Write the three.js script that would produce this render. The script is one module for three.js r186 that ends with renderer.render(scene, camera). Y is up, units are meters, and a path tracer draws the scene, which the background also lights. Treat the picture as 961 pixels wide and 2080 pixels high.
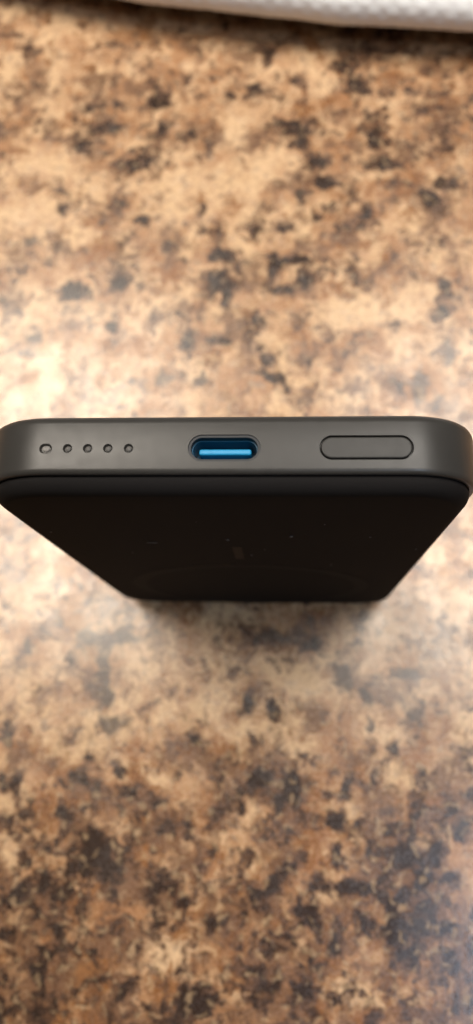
import * as THREE from 'three';
import { RoundedBoxGeometry } from 'three/addons/geometries/RoundedBoxGeometry.js';
import { RectAreaLightUniformsLib } from 'three/addons/lights/RectAreaLightUniformsLib.js';
import { mergeGeometries, mergeVertices, toCreasedNormals } from 'three/addons/utils/BufferGeometryUtils.js';
import { Brush, Evaluator, SUBTRACTION } from 'three-bvh-csg';

// ---------------------------------------------------------------- camera, light, exposure
const mm = 0.001;
const scene = new THREE.Scene();
const camera = new THREE.PerspectiveCamera(67.28, 473 / 1024, 0.004, 20);
camera.position.set(0.00764, 0.18448, 0.0282);
camera.up.set(-0.0018, 0.2562, -0.9666);
camera.lookAt(0.00764 - 0.06534, 0.18448 - 0.96458, 0.0282 - 0.25558);
camera.focus = 0.1;
camera.userData.fStop = 17;

scene.background = new THREE.Color().setRGB(0.08, 0.078, 0.075);      // the dim room round the counter
scene.backgroundIntensity = 1;

const renderer = new THREE.WebGLRenderer();
renderer.toneMapping = THREE.LinearToneMapping;
renderer.toneMappingExposure = 1;
renderer.shadowMap.enabled = true;
RectAreaLightUniformsLib.init();

function areaLight(x, y, z, w, d, color, strength, tx, tz) {
  const l = new THREE.RectAreaLight(color, strength, w, d);
  l.position.set(x, y, z); l.lookAt(tx, 0, tz); l.castShadow = true;
  scene.add(l);
  return l;
}
const WARM = new THREE.Color().setRGB(1.0, 0.91, 0.79), NEUTRAL = new THREE.Color().setRGB(1.0, 0.94, 0.86), COOL = new THREE.Color().setRGB(0.66, 0.80, 1.0);
const mainLamp = areaLight(-0.56, 1.40, -0.48, 0.64, 0.76, WARM, 9.2, -0.56, -0.48);
const ceilingGlow = areaLight(0.44, 1.40, -0.42, 0.58, 0.80, NEUTRAL, 8.2, 0.44, -0.42);  // added panel, stands in for light bounced off the ceiling
const smallLamp = areaLight(0.52, 1.40, 0.48, 0.24, 0.46, COOL, 11, 0.52, 0.48);

// ---------------------------------------------------------------- helpers
const used = {};
function numbered(name) { const n = used[name] = (used[name] ?? -1) + 1; return n ? `${name}_${String(n).padStart(3, '0')}` : name; }
function mesh(name, geometry, material, parent) {
  const m = new THREE.Mesh(geometry, material);
  m.name = parent === scene ? numbered(name) : name;
  m.castShadow = m.receiveShadow = true;
  parent.add(m);
  return m;
}
function seeded(a) { return () => { a = (a + 0x6D2B79F5) | 0; let t = Math.imul(a ^ (a >>> 15), 1 | a); t = (t + Math.imul(t ^ (t >>> 7), 61 | t)) ^ t; return ((t ^ (t >>> 14)) >>> 0) / 4294967296; }; }
const smooth = (a, b, x) => { const t = Math.min(1, Math.max(0, (x - a) / (b - a))); return t * t * (3 - 2 * t); };
const mix = (a, b, t) => a + (b - a) * t;
const toSrgb = c => Math.round(255 * (c <= 0.0031308 ? c * 12.92 : 1.055 * Math.pow(Math.min(1, c), 1 / 2.4) - 0.055));
// gradient noise that repeats after `period` cells, so that a tile joins itself
const PERM = new Uint8Array(512), GX = new Float32Array(256), GY = new Float32Array(256);
{ const r = seeded(11), p = [...Array(256).keys()];
  for (let i = 255; i > 0; i--) { const j = Math.floor(r() * (i + 1)); [p[i], p[j]] = [p[j], p[i]]; }
  for (let i = 0; i < 512; i++) PERM[i] = p[i & 255];
  for (let i = 0; i < 256; i++) { const a = r() * 6.2832; GX[i] = Math.cos(a) * 1.5; GY[i] = Math.sin(a) * 1.5; } }
function noise(x, y, period, seed) {
  const xf = Math.floor(x), yf = Math.floor(y), u = x - xf, v = y - yf;
  const x0 = ((xf % period) + period) % period, y0 = ((yf % period) + period) % period, x1 = (x0 + 1) % period, y1 = (y0 + 1) % period;
  const h = (i, j) => PERM[PERM[PERM[i & 255] + (j & 255)] ^ seed];
  const a = h(x0, y0), b = h(x1, y0), c = h(x0, y1), d = h(x1, y1);
  const su = u * u * u * (u * (u * 6 - 15) + 10), sv = v * v * v * (v * (v * 6 - 15) + 10);
  const na = GX[a] * u + GY[a] * v, nb = GX[b] * (u - 1) + GY[b] * v, nc = GX[c] * u + GY[c] * (v - 1), nd = GX[d] * (u - 1) + GY[d] * (v - 1);
  return mix(mix(na, nb, su), mix(nc, nd, su), sv);
}
function dataTexture(data, w, h, srgb) {
  const t = new THREE.DataTexture(data, w, h);
  t.wrapS = t.wrapT = THREE.RepeatWrapping; t.magFilter = THREE.LinearFilter; t.minFilter = THREE.LinearFilter;
  if (srgb) t.colorSpace = THREE.SRGBColorSpace;
  t.needsUpdate = true;
  return t;
}

// ---------------------------------------------------------------- countertop: stone-look laminate
const TILE = 0.32, TX = 2048;                     // metres and pixels a side of the tile; its corner lies at (-0.17, -0.22)
const OX = -0.17, OZ = -0.22;
// the larger marks of this piece of laminate: x, z and half widths in millimetres on the counter
const DARK = [
-36.4,-123.0,3.1,2.6, -32.2,-124.6,2.6,2.3, 9.4,-133.6,5.6,3.3, 11.2,-129.4,2.1,3.0, 5.9,-135.7,3.4,1.8,
16.0,-123.0,2.2,2.4, 17.3,-116.0,3.0,1.4, 34.5,-121.5,2.2,2.3, 32.2,-128.9,1.1,4.3, 24.1,-154.7,4.0,3.5,
27.1,-149.3,2.0,3.4, 1.2,-158.3,1.6,4.3, 9.9,-150.6,2.3,1.6, 45.9,-110.9,3.7,2.7, 50.9,-113.4,2.7,2.0,
29.3,-106.2,1.7,3.1, -16.2,-107.9,1.7,4.1, -55.3,-109.0,2.4,2.1, -56.7,-117.9,1.9,3.0, -28.8,-143.9,2.5,2.8,
-28.1,-137.0,1.4,2.9, -41.9,-144.7,1.8,1.7, -43.6,-135.9,3.6,2.0, -49.2,-143.8,2.3,1.7, -51.8,-129.4,3.2,2.2,
-19.8,-133.3,2.0,1.9, -71.7,-164.7,1.8,1.7, -21.9,-153.2,2.3,1.8, -9.4,-145.7,1.6,1.7, -1.6,-148.0,3.4,2.1,
11.5,-111.1,1.8,3.0, 15.2,-105.5,2.0,2.8, 6.4,-100.3,1.8,2.0, -1.7,-100.5,1.5,2.6, 3.4,-90.4,1.7,5.7,
6.5,-82.1,4.0,1.8, 13.1,-86.5,2.0,4.2, 9.8,-91.3,4.8,1.4, 24.9,-86.2,2.0,3.3, -10.3,-93.0,3.8,2.6,
-11.5,-85.5,2.9,3.3, -8.5,-82.1,1.7,3.0, -0.6,-72.0,2.5,3.5, 2.1,-62.0,2.3,2.5, 4.0,-56.4,2.8,1.8,
-18.9,-68.0,1.7,2.6, -11.0,-67.9,2.9,2.0, -37.7,-84.5,3.0,3.0, -50.6,-83.2,2.7,2.7, -39.0,-71.9,1.7,1.6,
-58.2,-92.5,1.8,2.5, 47.7,-74.1,1.4,2.9, 36.1,-71.5,1.8,2.0, -32.6,-104.4,2.1,1.4, 48.8,-82.8,1.2,2.3,
-58.4,33.3,1.4,2.2, -54.5,44.2,2.0,1.8, -57.7,43.7,1.2,1.5, -39.1,37.9,0.9,1.7, -38.5,42.9,0.9,2.1,
-31.1,40.4,1.4,1.5, -43.5,50.8,1.9,2.1, -34.9,57.2,2.6,3.3, -46.8,65.9,1.0,2.2, -42.4,72.7,1.7,2.4,
-41.7,67.2,1.1,1.1, 1.3,41.8,2.2,1.9, 8.5,42.7,1.8,2.1, 0.1,33.2,1.5,2.0, 4.0,27.7,0.9,3.1,
20.7,44.0,1.1,1.8, 18.4,49.7,1.5,2.5, 18.9,56.9,0.9,2.8, 36.0,56.4,2.3,2.8, 40.3,57.3,1.4,2.2,
36.3,62.3,1.4,2.2, 32.0,65.9,1.2,1.2, 35.2,76.8,2.7,0.9, 42.4,76.5,1.5,0.8, 5.3,64.3,1.4,1.4,
-2.5,48.2,0.9,1.1, -7.5,71.5,2.4,1.1, -15.2,67.9,1.3,0.9, 11.7,85.1,2.0,1.3, 22.5,63.7,3.8,1.1,
19.1,75.0,1.4,1.7, 30.7,71.2,1.7,3.5, -10.8,86.4,3.0,2.6, -46.4,83.5,1.5,2.1, 14.3,12.3,3.0,2.1,  // last one: partly a mark, partly the power bank's dark reflection painted in
-1.8,24.5,1.6,2.9];
const GREY = [
-32.2,10.2,5.3,1.6, -35.7,16.5,1.8,4.6, -35.2,23.9,2.0,3.4, -33.4,30.6,2.6,1.8, -38.2,11.3,3.6,1.4,
-60.3,-68.6,2.2,1.2, -32.8,-56.8,1.3,1.4, -25.0,-56.7,2.1,1.7, -14.6,-56.6,1.7,1.7, 41.1,-53.3,1.5,4.6,
49.0,-62.8,1.2,3.3, -25.4,-96.4,1.1,2.0, 26.1,24.0,1.5,1.4, 26.8,28.9,1.0,2.2, -64.3,-98.9,2.0,1.4,
21.1,18.5,1.6,3.4, 34.8,18.3,2.9,1.3, 5.0,9.6,5.8,1.4];
const RUST = [
-35.2,81.2,5.2,4.2, 21.9,68.6,4.2,2.1, -30.4,42.5,3.7,2.4, -48.7,50.4,4.6,4.2, -32.5,89.6,4.3,2.8,
36.2,38.9,3.3,4.6, -24.6,31.5,3.5,2.4, 14.2,-163.1,3.7,2.5, 41.2,-119.7,5.4,4.8, 23.2,-99.8,8.0,9.2,
-26.3,-87.3,5.4,3.3, -44.6,-96.9,5.5,6.2, 2.1,64.4,1.3,4.0, 14.0,54.0,6.5,3.1, -8.4,36.7,6.8,3.2];
const CREAM = [
31.0,31.5,5.3,3.0, -26.4,19.2,7.1,5.7, -30.4,52.1,3.4,1.9, -39.2,30.7,1.9,4.4, 24.3,76.2,5.0,2.8,
-21.3,78.8,4.7,4.2, 9.9,-156.2,7.2,5.3, 4.3,-122.5,8.3,6.5, -7.0,-131.2,5.6,8.3, 22.7,-74.5,11.6,3.8,
-63.6,-123.1,7.2,5.0, -65.0,-106.8,8.5,4.2, -24.7,-115.3,4.2,8.1, 12.0,22.0,4.6,2.9, 32.8,9.2,6.9,4.6,
-8.7,25.7,4.6,2.7, -53.5,61.0,3.4,3.1, -3.9,-111.5,2.7,9.6];
const field = list => {                           // the marks splatted on a coarse grid of half a millimetre
  const n = 640, f = new Float32Array(n * n);
  for (let k = 0; k < list.length; k += 4) {
    const cx = (list[k] * mm - OX) / TILE * n, cz = (list[k + 1] * mm - OZ) / TILE * n, rx = list[k + 2] * 2, rz = list[k + 3] * 2;
    for (let j = Math.floor(cz - 3 * rz); j <= cz + 3 * rz; j++) for (let i = Math.floor(cx - 3 * rx); i <= cx + 3 * rx; i++) {
      if (i < 0 || j < 0 || i >= n || j >= n) continue;
      const d = ((i - cx) / rx) ** 2 + ((j - cz) / rz) ** 2;
      f[j * n + i] = Math.max(f[j * n + i], Math.exp(-d * 0.75));
    }
  }
  return (u, v) => {
    const x = Math.min(n - 2, Math.max(0, u * n)), y = Math.min(n - 2, Math.max(0, v * n)), i = Math.floor(x), j = Math.floor(y), a = x - i, b = y - j, o = j * n + i;
    return mix(mix(f[o], f[o + 1], a), mix(f[o + n], f[o + n + 1], a), b);
  };
};
function laminate() {
  const dark = field(DARK), grey = field(GREY), rust = field(RUST), cream = field(CREAM);
  const color = new Uint8Array(TX * TX * 4), rough = new Uint8Array(TX * TX * 4);
  const N = (u, v, cells, seed) => noise(u * cells, v * cells, cells, seed);
  const F = (u, v, cells, seed, octaves) => { let a = 0.62, f = 0; for (let o = 0; o < octaves; o++) { f += a * N(u, v, cells, seed + o); cells *= 2; a *= 0.74; } return f; };
  for (let j = 0; j < TX; j++) for (let i = 0; i < TX; i++) {
    const u = i / TX, v = j / TX;
    // the marks have ragged borders: look everything up at a shifted place
    const w1 = F(u, v, 48, 1, 4), w2 = F(u, v, 48, 2, 4), us = u + w1 * 0.0042, vs = v + w2 * 0.0042;
    const ground = F(us, vs, 26, 7, 5), warm = F(us, vs, 34, 14, 5), veil = F(us, vs, 30, 21, 5), spots = F(us, vs, 50, 28, 4), grain = F(us, vs, 130, 35, 3), region = N(u, v, 7, 40);
    const cluster = F(us, vs, 13, 44, 3);
    const place = smooth(0.745, 0.90, v + 0.07 * cluster) * 0.58 + smooth(0.5, 0.62, u) * smooth(0.45, 0.2, v) * 0.22;   // browner and darker towards the front and at the back right
    const dm = dark(us, vs), gm = grey(us, vs), rm = rust(us, vs), cm = cream(us, vs);
    // cream to tan ground
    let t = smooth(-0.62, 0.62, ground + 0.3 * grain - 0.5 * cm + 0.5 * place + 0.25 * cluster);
    let r = mix(0.620, 0.345, t), g = mix(0.412, 0.168, t), b = mix(0.240, 0.074, t);
    // pale flecks
    let k = smooth(0.05, 0.8, grain + 0.3 * w1) * 0.6;
    r = mix(r, 0.56, k); g = mix(g, 0.405, k); b = mix(b, 0.27, k);
    // rust
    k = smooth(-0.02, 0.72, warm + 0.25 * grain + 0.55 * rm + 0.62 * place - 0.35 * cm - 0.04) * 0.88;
    r = mix(r, 0.225, k); g = mix(g, 0.088, k); b = mix(b, 0.027, k);
    // brown veils
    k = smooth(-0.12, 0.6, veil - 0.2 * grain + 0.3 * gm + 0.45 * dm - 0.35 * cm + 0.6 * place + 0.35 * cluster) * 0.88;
    r = mix(r, 0.162, k); g = mix(g, 0.082, k); b = mix(b, 0.044, k);
    // grey marks
    k = smooth(0.12, 0.7, gm + 0.35 * w2 + 0.35 * grain) * 0.9;
    r = mix(r, 0.085, k); g = mix(g, 0.060, k); b = mix(b, 0.044, k);
    // dark brown marks with a softer brown rim, gathered in clusters
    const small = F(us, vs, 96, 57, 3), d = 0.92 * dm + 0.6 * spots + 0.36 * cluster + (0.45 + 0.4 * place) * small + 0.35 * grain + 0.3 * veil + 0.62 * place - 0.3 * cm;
    k = smooth(0.02, 0.62, d) * 0.88;
    r = mix(r, 0.092, k); g = mix(g, 0.047, k); b = mix(b, 0.028, k);
    k = smooth(0.36, 0.92, d);
    r = mix(r, 0.034, k); g = mix(g, 0.019, k); b = mix(b, 0.013, k);
    // light crystals over the dark
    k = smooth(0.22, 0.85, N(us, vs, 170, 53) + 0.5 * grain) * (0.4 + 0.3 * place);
    r = mix(r, 0.44, k); g = mix(g, 0.295, k); b = mix(b, 0.165, k);
    const dust = N(u, v, 520, 13), tiny = N(u, v, 230, 12), med = ground, w5 = w1;
    const s = 1 + 0.10 * dust + 0.08 * tiny, o = (j * TX + i) * 4;
    color[o] = toSrgb(r * s); color[o + 1] = toSrgb(g * s); color[o + 2] = toSrgb(b * s); color[o + 3] = 255;
    const q = Math.round(255 * Math.min(1, Math.max(0, 0.5 + 0.16 * med + 0.2 * dust + 0.1 * w5)));
    rough[o] = rough[o + 1] = rough[o + 2] = q; rough[o + 3] = 255;
  }
  return [dataTexture(color, TX, TX, true), dataTexture(rough, TX, TX, false)];
}
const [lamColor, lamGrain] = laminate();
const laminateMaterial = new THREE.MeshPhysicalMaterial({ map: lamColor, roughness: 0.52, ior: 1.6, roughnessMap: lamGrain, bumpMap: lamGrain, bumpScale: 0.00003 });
{
  const g = new RoundedBoxGeometry(1.3, 0.038, 0.66, 4, 0.006);
  g.translate(0.02, -0.019, -0.05);
  const p = g.attributes.position, uv = g.attributes.uv;
  for (let i = 0; i < p.count; i++) uv.setXY(i, (p.getX(i) - OX) / TILE, (p.getZ(i) - OZ + (p.getY(i) + 0.0) * 0.5) / TILE);
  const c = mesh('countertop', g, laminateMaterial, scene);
  c.userData = { kind: 'structure', label: 'brown, cream and rust mottled stone-look laminate countertop' };
}

// ---------------------------------------------------------------- room overhead: ceiling, its lamps and an added glowing panel, which the counter and the device mirror
{
  const c = mesh('ceiling', new THREE.BoxGeometry(3.2, 0.06, 3.0).translate(0, 1.52, 0), new THREE.MeshStandardMaterial({ color: new THREE.Color().setRGB(0.7, 0.68, 0.64), roughness: 0.9 }), scene);
  c.userData = { kind: 'structure', label: 'plain off-white ceiling above the counter' };
}
function ceilingLamp(light, color, glow, label) {
  const t = new THREE.Group(); t.name = numbered('ceiling_lamp'); scene.add(t);
  t.position.set(light.position.x, 0, light.position.z);
  t.userData = { label, category: 'lamp' };
  const w = light.width, d = light.height, metal = new THREE.MeshStandardMaterial({ color: new THREE.Color().setRGB(0.6, 0.6, 0.6), roughness: 0.5 });
  mesh('lamp_housing', new RoundedBoxGeometry(w + 0.05, 0.07, d + 0.05, 3, 0.01).translate(0, 1.452, 0), metal, t);
  mesh('lamp_diffuser', new THREE.BoxGeometry(w, 0.012, d).translate(0, 1.41, 0), new THREE.MeshStandardMaterial({ color: 0xffffff, emissive: color, emissiveIntensity: glow, roughness: 0.8 }), t);
}
ceilingLamp(mainLamp, WARM, 6, 'wide warm white ceiling lamp above the back left of the counter');
ceilingLamp(ceilingGlow, NEUTRAL, 3, 'large neutral white glowing panel added for the bright ceiling above the back right of the counter');
ceilingLamp(smallLamp, COOL, 5, 'narrow bluish white ceiling lamp above the front right of the counter');

// ---------------------------------------------------------------- the phone that takes the picture: it shades and mirrors itself in the near part of the counter
{
  const t = new THREE.Group(); t.name = numbered('phone'); scene.add(t);
  t.position.copy(camera.position); t.quaternion.copy(camera.quaternion);
  t.userData = { label: 'black smartphone held above the counter with its rear lens facing down', category: 'phone' };
  const black = new THREE.MeshPhysicalMaterial({ color: new THREE.Color().setRGB(0.02, 0.02, 0.022), roughness: 0.4 });
  mesh('phone_body', new RoundedBoxGeometry(0.076, 0.152, 0.008, 5, 0.0038).translate(-0.024, -0.062, 0.0085), black, t);
  mesh('lens_ring', new THREE.TorusGeometry(0.0072, 0.001, 12, 40).translate(0, 0, 0.0036), black, t);
}

// ---------------------------------------------------------------- paper towel along the back
{
  const R = 6, LIFT = 6, BACK = 120, L0 = -150, L1 = 170;
  const prof = [];                                // [z, y, nz, ny] of the section: under the front, round the nose, back along the top
  for (let a = -100; a < 90; a += 2.2) { const q = a * Math.PI / 180; prof.push([R * Math.cos(q), LIFT + R + R * Math.sin(q), Math.cos(q), Math.sin(q)]); }
  for (let s = 0; s <= BACK; s += 0.7 + s * 0.03) prof.push([-s, LIFT + 2 * R - 0.02 * s, 0, 1]);
  prof.push([-BACK - 7, 16, -0.8, 0.6], [-BACK - 9, 8, -1, 0], [-BACK - 10, 0.2, -0.7, -0.7]);
  const nu = 420, nv = prof.length, pos = [], uv = [], idx = [];
  let s = 0; const arc = prof.map((p, i) => (i ? s += Math.hypot(p[0] - prof[i - 1][0], p[1] - prof[i - 1][1]) : 0));
  for (let i = 0; i <= nu; i++) {
    const x = mix(L0, L1, i / nu);
    const zc = -169.5 + 0.148 * x - 0.0007 * (x - 20) * (x - 20) - 0.0000012 * Math.pow(Math.max(0, 10 - x), 3);
    const wob = 0.5 * noise(x / 26, 3.3, 64, 40) + 0.2 * noise(x / 9, 7.7, 64, 41);
    for (let j = 0; j < nv; j++) {
      const [pz, py, nz, ny] = prof[j], v = arc[j];
      // embossing: staggered rounded pillows about five millimetres apart
      const row = v / 2.3, cu = x / 2.6;
      const e2 = Math.pow(Math.abs(Math.sin(Math.PI * (cu + row) * 0.5)) * Math.abs(Math.sin(Math.PI * (cu - row) * 0.5)), 0.6);
      const lump = 0.5 * noise(x / 14, v / 12, 64, 42) + 0.15 * noise(x / 2.1, v / 2.1, 256, 43);
      const h = 0.2 * e2 + 0.35 * lump - 0.06;
      pos.push(x * mm, Math.max(0.1, py + ny * h) * mm, (zc + wob + pz + nz * h) * mm);
      uv.push((x - L0) / (L1 - L0), v / 200);
    }
  }
  for (let i = 0; i < nu; i++) for (let j = 0; j < nv - 1; j++) { const a = i * nv + j, b = a + nv; idx.push(a, a + 1, b, b, a + 1, b + 1); }
  const g = new THREE.BufferGeometry();
  g.setAttribute('position', new THREE.Float32BufferAttribute(pos, 3)); g.setAttribute('uv', new THREE.Float32BufferAttribute(uv, 2)); g.setIndex(idx);
  g.computeVertexNormals();
  // cellulose with a small orange stain
  const w = 640, h = 400, data = new Uint8Array(w * h * 4);
  for (let j = 0; j < h; j++) for (let i = 0; i < w; i++) {
    const x = L0 + (L1 - L0) * i / w, v = 200 * j / h, f = 0.03 * noise(i / 3, j / 3, 256, 44) + 0.03 * noise(i / 11, j / 11, 256, 45);
    const st = smooth(0.25, 0.9, Math.exp(-(((x - 11.5) / 2.2) ** 2) - (((v - 24) / 5) ** 2)) + 0.25 * noise(i / 5, j / 5, 256, 46)) * 0.5;
    const o = (j * w + i) * 4;
    data[o] = toSrgb(mix(0.90 + f, 0.78, st)); data[o + 1] = toSrgb(mix(0.895 + f, 0.52, st)); data[o + 2] = toSrgb(mix(0.89 + f, 0.28, st)); data[o + 3] = 255;
  }
  const tex = dataTexture(data, w, h, true);
  const t = mesh('paper_towel', g, new THREE.MeshStandardMaterial({ map: tex, roughness: 0.95 }), scene);
  t.userData = { label: 'thick white embossed paper towel with rounded edge lying along the back of the counter', category: 'paper towel' };
}

// ---------------------------------------------------------------- the power bank, standing on its short end
const H = 96.1, HW = 31.9, PZ = -3.3;
const bank = new THREE.Group(); bank.name = 'power_bank'; scene.add(bank);
bank.userData = { label: 'dark grey magnetic power bank standing upright on its short end on the mottled countertop', category: 'power bank' };

function grainTexture(n, seed, a, b) {
  const d = new Uint8Array(n * n * 4);
  for (let j = 0; j < n; j++) for (let i = 0; i < n; i++) {
    const q = 0.5 + a * noise(i / 2.1, j / 2.1, Math.floor(n / 2.1) || 1, seed) + b * noise(i / 40, j / 40, Math.floor(n / 40), seed + 1), o = (j * n + i) * 4;
    d[o] = d[o + 1] = d[o + 2] = Math.max(0, Math.min(255, Math.round(255 * q))); d[o + 3] = 255;
  }
  return dataTexture(d, n, n, false);
}
const shellGrain = grainTexture(420, 60, 0.35, 0.1), handled = grainTexture(420, 64, 0.07, 0.06);
const rgb = (r, g, b) => new THREE.Color().setRGB(r, g, b);
const M = {
  shell: new THREE.MeshPhysicalMaterial({ color: rgb(0.034, 0.032, 0.0295), roughness: 0.68, specularIntensity: 0.74, roughnessMap: handled, bumpMap: shellGrain, bumpScale: 0.000009 }),
  button: new THREE.MeshPhysicalMaterial({ color: rgb(0.027, 0.0255, 0.0235), roughness: 0.84, specularIntensity: 0.64, roughnessMap: handled, bumpMap: shellGrain, bumpScale: 0.000009 }),
  cover: new THREE.MeshPhysicalMaterial({ color: rgb(0.0095, 0.0085, 0.0085), roughness: 0.82, specularIntensity: 0.2 }),
  mark: new THREE.MeshPhysicalMaterial({ color: rgb(0.032, 0.023, 0.016), roughness: 0.8, specularIntensity: 0.3 }),
  ring: new THREE.MeshPhysicalMaterial({ color: rgb(0.011, 0.0098, 0.0095), roughness: 0.76, specularIntensity: 0.2 }),
  lens: new THREE.MeshPhysicalMaterial({ color: rgb(0.09, 0.085, 0.08), roughness: 0.6 }),
  lensPale: new THREE.MeshPhysicalMaterial({ color: rgb(0.2, 0.19, 0.18), roughness: 0.6 }),
  steel: new THREE.MeshStandardMaterial({ color: rgb(0.012, 0.014, 0.018), roughness: 0.5, metalness: 0.3 }),
  blue: new THREE.MeshPhysicalMaterial({ color: rgb(0.012, 0.26, 0.50), roughness: 0.5 }),
  blueDeep: new THREE.MeshPhysicalMaterial({ color: rgb(0.006, 0.09, 0.17), roughness: 0.35 }),
  dust: new THREE.MeshStandardMaterial({ color: rgb(0.13, 0.12, 0.11), roughness: 1 }),
};
function outline(inset, r0, z) {                    // rounded rectangle in the x, y plane, 28 steps a corner, slightly squarish arcs
  const hw = HW - inset, h0 = inset, h1 = H - inset, r = Math.max(0.5, r0 - inset), pts = [], e = 2 / 2.25;
  for (const [sx, sy, a0] of [[1, 1, 0], [-1, 1, 90], [-1, -1, 180], [1, -1, 270]]) for (let k = 0; k <= 28; k++) {
    const a = (a0 + 90 * k / 28) * Math.PI / 180, c = Math.cos(a), s = Math.sin(a);
    pts.push([sx * (hw - r) + r * Math.sign(c) * Math.pow(Math.abs(c), e), (sy > 0 ? h1 - r : h0 + r) + r * Math.sign(s) * Math.pow(Math.abs(s), e), z]);
  }
  return pts;
}
function loft(profile, r0, crease = 0.5) {          // profile: [z, inset] from the back to the front; both ends closed by a fan
  const rings = profile.map(([z, i]) => outline(i, r0, z)), n = rings[0].length, pos = [], idx = [];
  for (const r of rings) for (const p of r) pos.push(...p);
  for (let k = 0; k < rings.length - 1; k++) for (let i = 0; i < n; i++) { const a = k * n + i, b = k * n + (i + 1) % n; idx.push(a, b, a + n, b, b + n, a + n); }
  for (const [k, back] of [[0, true], [rings.length - 1, false]]) {
    const c = pos.length / 3; pos.push(0, H / 2, profile[k][0]);
    for (let i = 0; i < n; i++) { const a = k * n + i, b = k * n + (i + 1) % n; back ? idx.push(c, b, a) : idx.push(c, a, b); }
  }
  let g = new THREE.BufferGeometry();
  g.setAttribute('position', new THREE.Float32BufferAttribute(pos, 3)); g.setIndex(idx);
  g = mergeVertices(g, 1e-5);
  g.scale(100, 100, 100);                           // creases are found on a grid of a hundredth of a unit
  g = toCreasedNormals(g, crease);
  return g.scale(mm / 100, mm / 100, mm / 100);
}
function stadium(w, h, n = 20) {
  const s = new THREE.Shape(), r = h / 2, x = w / 2 - r;
  s.moveTo(-x, -r); s.lineTo(x, -r); s.absarc(x, 0, r, -Math.PI / 2, Math.PI / 2, false); s.lineTo(-x, r); s.absarc(-x, 0, r, Math.PI / 2, Math.PI * 1.5, false);
  return s;
}
// a stadium pushed down (-y) from height `top`, its centre at (x, PZ)
function plug(w, h, x, top, depth, bevel = 0, z = PZ) {
  const g = new THREE.ExtrudeGeometry(stadium(w - 2 * bevel, h - 2 * bevel), { depth: depth - 2 * bevel, bevelEnabled: bevel > 0, bevelThickness: bevel, bevelSize: bevel, bevelSegments: 4, curveSegments: 20 });
  g.rotateX(Math.PI / 2); g.translate(x, top - bevel, z); g.scale(mm, mm, mm);
  return g;
}
function flared(w, h, x, top, depth, taper) {       // a stadium-shaped hole that narrows downwards
  const g = plug(w, h, x, top, depth), p = g.attributes.position;
  for (let i = 0; i < p.count; i++) if (p.getY(i) < (top - depth * 0.5) * mm) p.setXYZ(i, x * mm + (p.getX(i) - x * mm) * taper, p.getY(i), PZ * mm + (p.getZ(i) - PZ * mm) * taper);
  g.computeVertexNormals();
  return g;
}
function plainUv(g, scale = 60) {                   // uv from the two longer axes of each face's lie, in metres
  const p = g.attributes.position, nrm = g.attributes.normal, uv = new Float32Array(p.count * 2);
  for (let i = 0; i < p.count; i++) {
    const ax = Math.abs(nrm.getX(i)), ay = Math.abs(nrm.getY(i)), az = Math.abs(nrm.getZ(i));
    const [a, b] = ay >= ax && ay >= az ? [p.getX(i), p.getZ(i)] : ax >= az ? [p.getZ(i), p.getY(i)] : [p.getX(i), p.getY(i)];
    uv[i * 2] = a * scale; uv[i * 2 + 1] = b * scale;
  }
  g.setAttribute('uv', new THREE.BufferAttribute(uv, 2));
  return g;
}
const LEDS = [[-22.2, 1.68, 1.34], [-19.43, 1.2, 1.2], [-16.9, 1.2, 1.2], [-14.38, 1.2, 1.2], [-11.8, 1.2, 1.2]];
const BX = 17.2;
{
  let body = loft([[-7.8, 1.5], [-7.75, 1.05], [-7.57, 0.62], [-7.3, 0.3], [-6.95, 0.1], [-6.55, 0], [-0.75, 0], [-0.45, 0.05], [-0.2, 0.18], [-0.06, 0.36], [0, 0.6], [-0.02, 0.8], [-0.7, 0.85]], 10);
  const ev = new Evaluator(); ev.attributes = ['position', 'normal']; ev.useGroups = false;
  let brush = new Brush(body); brush.updateMatrixWorld();
  const cut = g => { const b = new Brush(g); b.updateMatrixWorld(); brush = ev.evaluate(brush, b, SUBTRACTION); brush.updateMatrixWorld(); };
  cut(plug(8.9, 3.45, 0, H + 0.5, 7));
  cut(plug(11.3, 3.12, BX, H + 0.5, 1.25));
  for (const [x, w, h] of LEDS) cut(flared(w, h, x, H + 0.02, 0.38, 0.66));
  mesh('frame', plainUv(brush.geometry), M.shell, bank);
}
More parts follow.
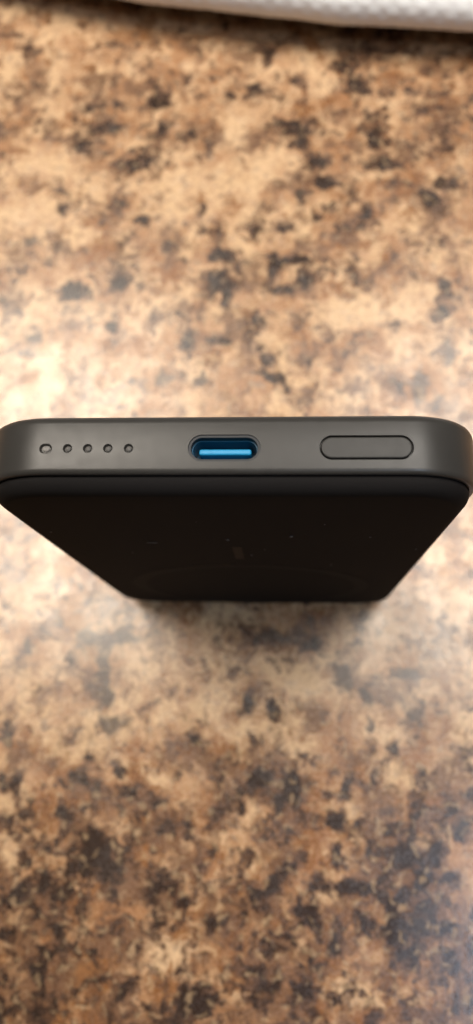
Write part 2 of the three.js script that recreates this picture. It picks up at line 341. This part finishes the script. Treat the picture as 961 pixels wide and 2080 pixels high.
{ // soft cover on the magnetic side, its edge rounded over
  const p = [[-0.65, 1.15], [0.15, 0.95]];
  for (let k = 0; k <= 12; k++) { const a = k / 12 * Math.PI / 2; p.push([0.35 + 1.85 * Math.sin(a), 0.85 + 1.9 * (1 - Math.cos(a))]); }
  p.push([2.2, 6]);
  const cover = mesh('magnetic_cover', plainUv(loft(p, 10, 0.7)), M.cover, bank);
  const ring = new THREE.Shape(); ring.absarc(0, 0, 24.2, 0, Math.PI * 2, false); const hole = new THREE.Path(); hole.absarc(0, 0, 21.4, 0, Math.PI * 2, true); ring.holes.push(hole);
  const flat = (s, x, y) => { const g = new THREE.ExtrudeGeometry(s, { depth: 0.05, bevelEnabled: false, curveSegments: 90 }); g.translate(x, y, 2.19); g.scale(mm, mm, mm); return g; };
  mesh('magnet_ring', flat(ring, 0, 26), M.ring, cover);
  const bar = new THREE.Shape(); bar.moveTo(-0.75, -4.8); bar.lineTo(0.75, -4.8); bar.lineTo(0.75, 4.8); bar.lineTo(-0.75, 4.8);
  mesh('alignment_bar', flat(bar, -0.35, 59.8), M.mark, cover);
  // lint caught on the soft face
  const r = seeded(5), bits = [];
  for (const [x, y, s] of [[8.3, 72.4, .22], [1.8, 58.4, .16], [-1.4, 69.9, .18], [-27.5, 74.7, .14], [12.9, 79.8, .13], [28, 63.8, .15], [15.4, 50.2, .13], [4.1, 62.8, .1], [-5, 81, .09], [20, 72, .1], [-18, 60, .12]]) {
    const g = new THREE.IcosahedronGeometry(s, 0); g.scale(1 + r(), 0.7 + r() * 0.5, 0.6); g.rotateZ(r() * 3); g.translate(x, y, 2.2 + s * 0.4); g.scale(mm, mm, mm); bits.push(g);
  }
  const fibre = new THREE.TubeGeometry(new THREE.CatmullRomCurve3([[-14.3, 67.6, 2.25], [-13.9, 68.4, 2.4], [-13.2, 68.5, 2.45], [-12.6, 67.8, 2.3]].map(q => new THREE.Vector3(...q).multiplyScalar(mm))), 14, 0.06 * mm, 5);
  const all = [...bits, fibre.toNonIndexed()].map(g => { const q = g.index ? g.toNonIndexed() : g; q.deleteAttribute('uv'); return q; });
  const lint = mesh('lint', mergeGeometries(all), M.dust, cover); lint.userData.kind = 'stuff';
}
{ // USB-C port: steel sleeve, blue inside, blue tongue
  const sleeve = new THREE.Shape(stadium(8.86, 3.41).getPoints(24)); sleeve.holes.push(new THREE.Path(stadium(8.3, 2.85).getPoints(24)));
  const g = new THREE.ExtrudeGeometry(sleeve, { depth: 5.6, bevelEnabled: true, bevelThickness: 0.1, bevelSize: 0.08, bevelSegments: 3, curveSegments: 20 });
  g.rotateX(Math.PI / 2); g.translate(0, H - 0.28, PZ); g.scale(mm, mm, mm);
  const port = mesh('charging_port', g, M.steel, bank);
  const inner = new THREE.Shape(stadium(8.28, 2.83).getPoints(24)); inner.holes.push(new THREE.Path(stadium(7.9, 2.45).getPoints(24)));
  const gi = new THREE.ExtrudeGeometry(inner, { depth: 4.4, bevelEnabled: false }); gi.rotateX(Math.PI / 2); gi.translate(0, H - 1.1, PZ); gi.scale(mm, mm, mm);
  mesh('port_lining', gi, M.blueDeep, port);
  mesh('port_floor', plug(8.2, 2.8, 0, H - 5.0, 0.9), M.blueDeep, port);
  mesh('port_tongue', new RoundedBoxGeometry(6.5 * mm, 3.6 * mm, 0.78 * mm, 5, 0.26 * mm).translate(0, (H - 1.5 - 1.8) * mm, PZ * mm), M.blue, port);
}
mesh('power_button', plainUv(plug(10.92, 2.74, BX, H + 0.05, 0.78, 0.2)), M.button, bank);
for (const [x, w, h] of LEDS) {
  const first = w > 1.3, g = new THREE.SphereGeometry(0.36, 20, 12); g.scale(first ? 1.35 : 1, 0.5, 1); g.translate(x, H - 0.3, PZ); g.scale(mm, mm, mm);
  mesh('indicator_light', g, first ? M.lensPale : M.lens, bank);
}

renderer.render(scene, camera);
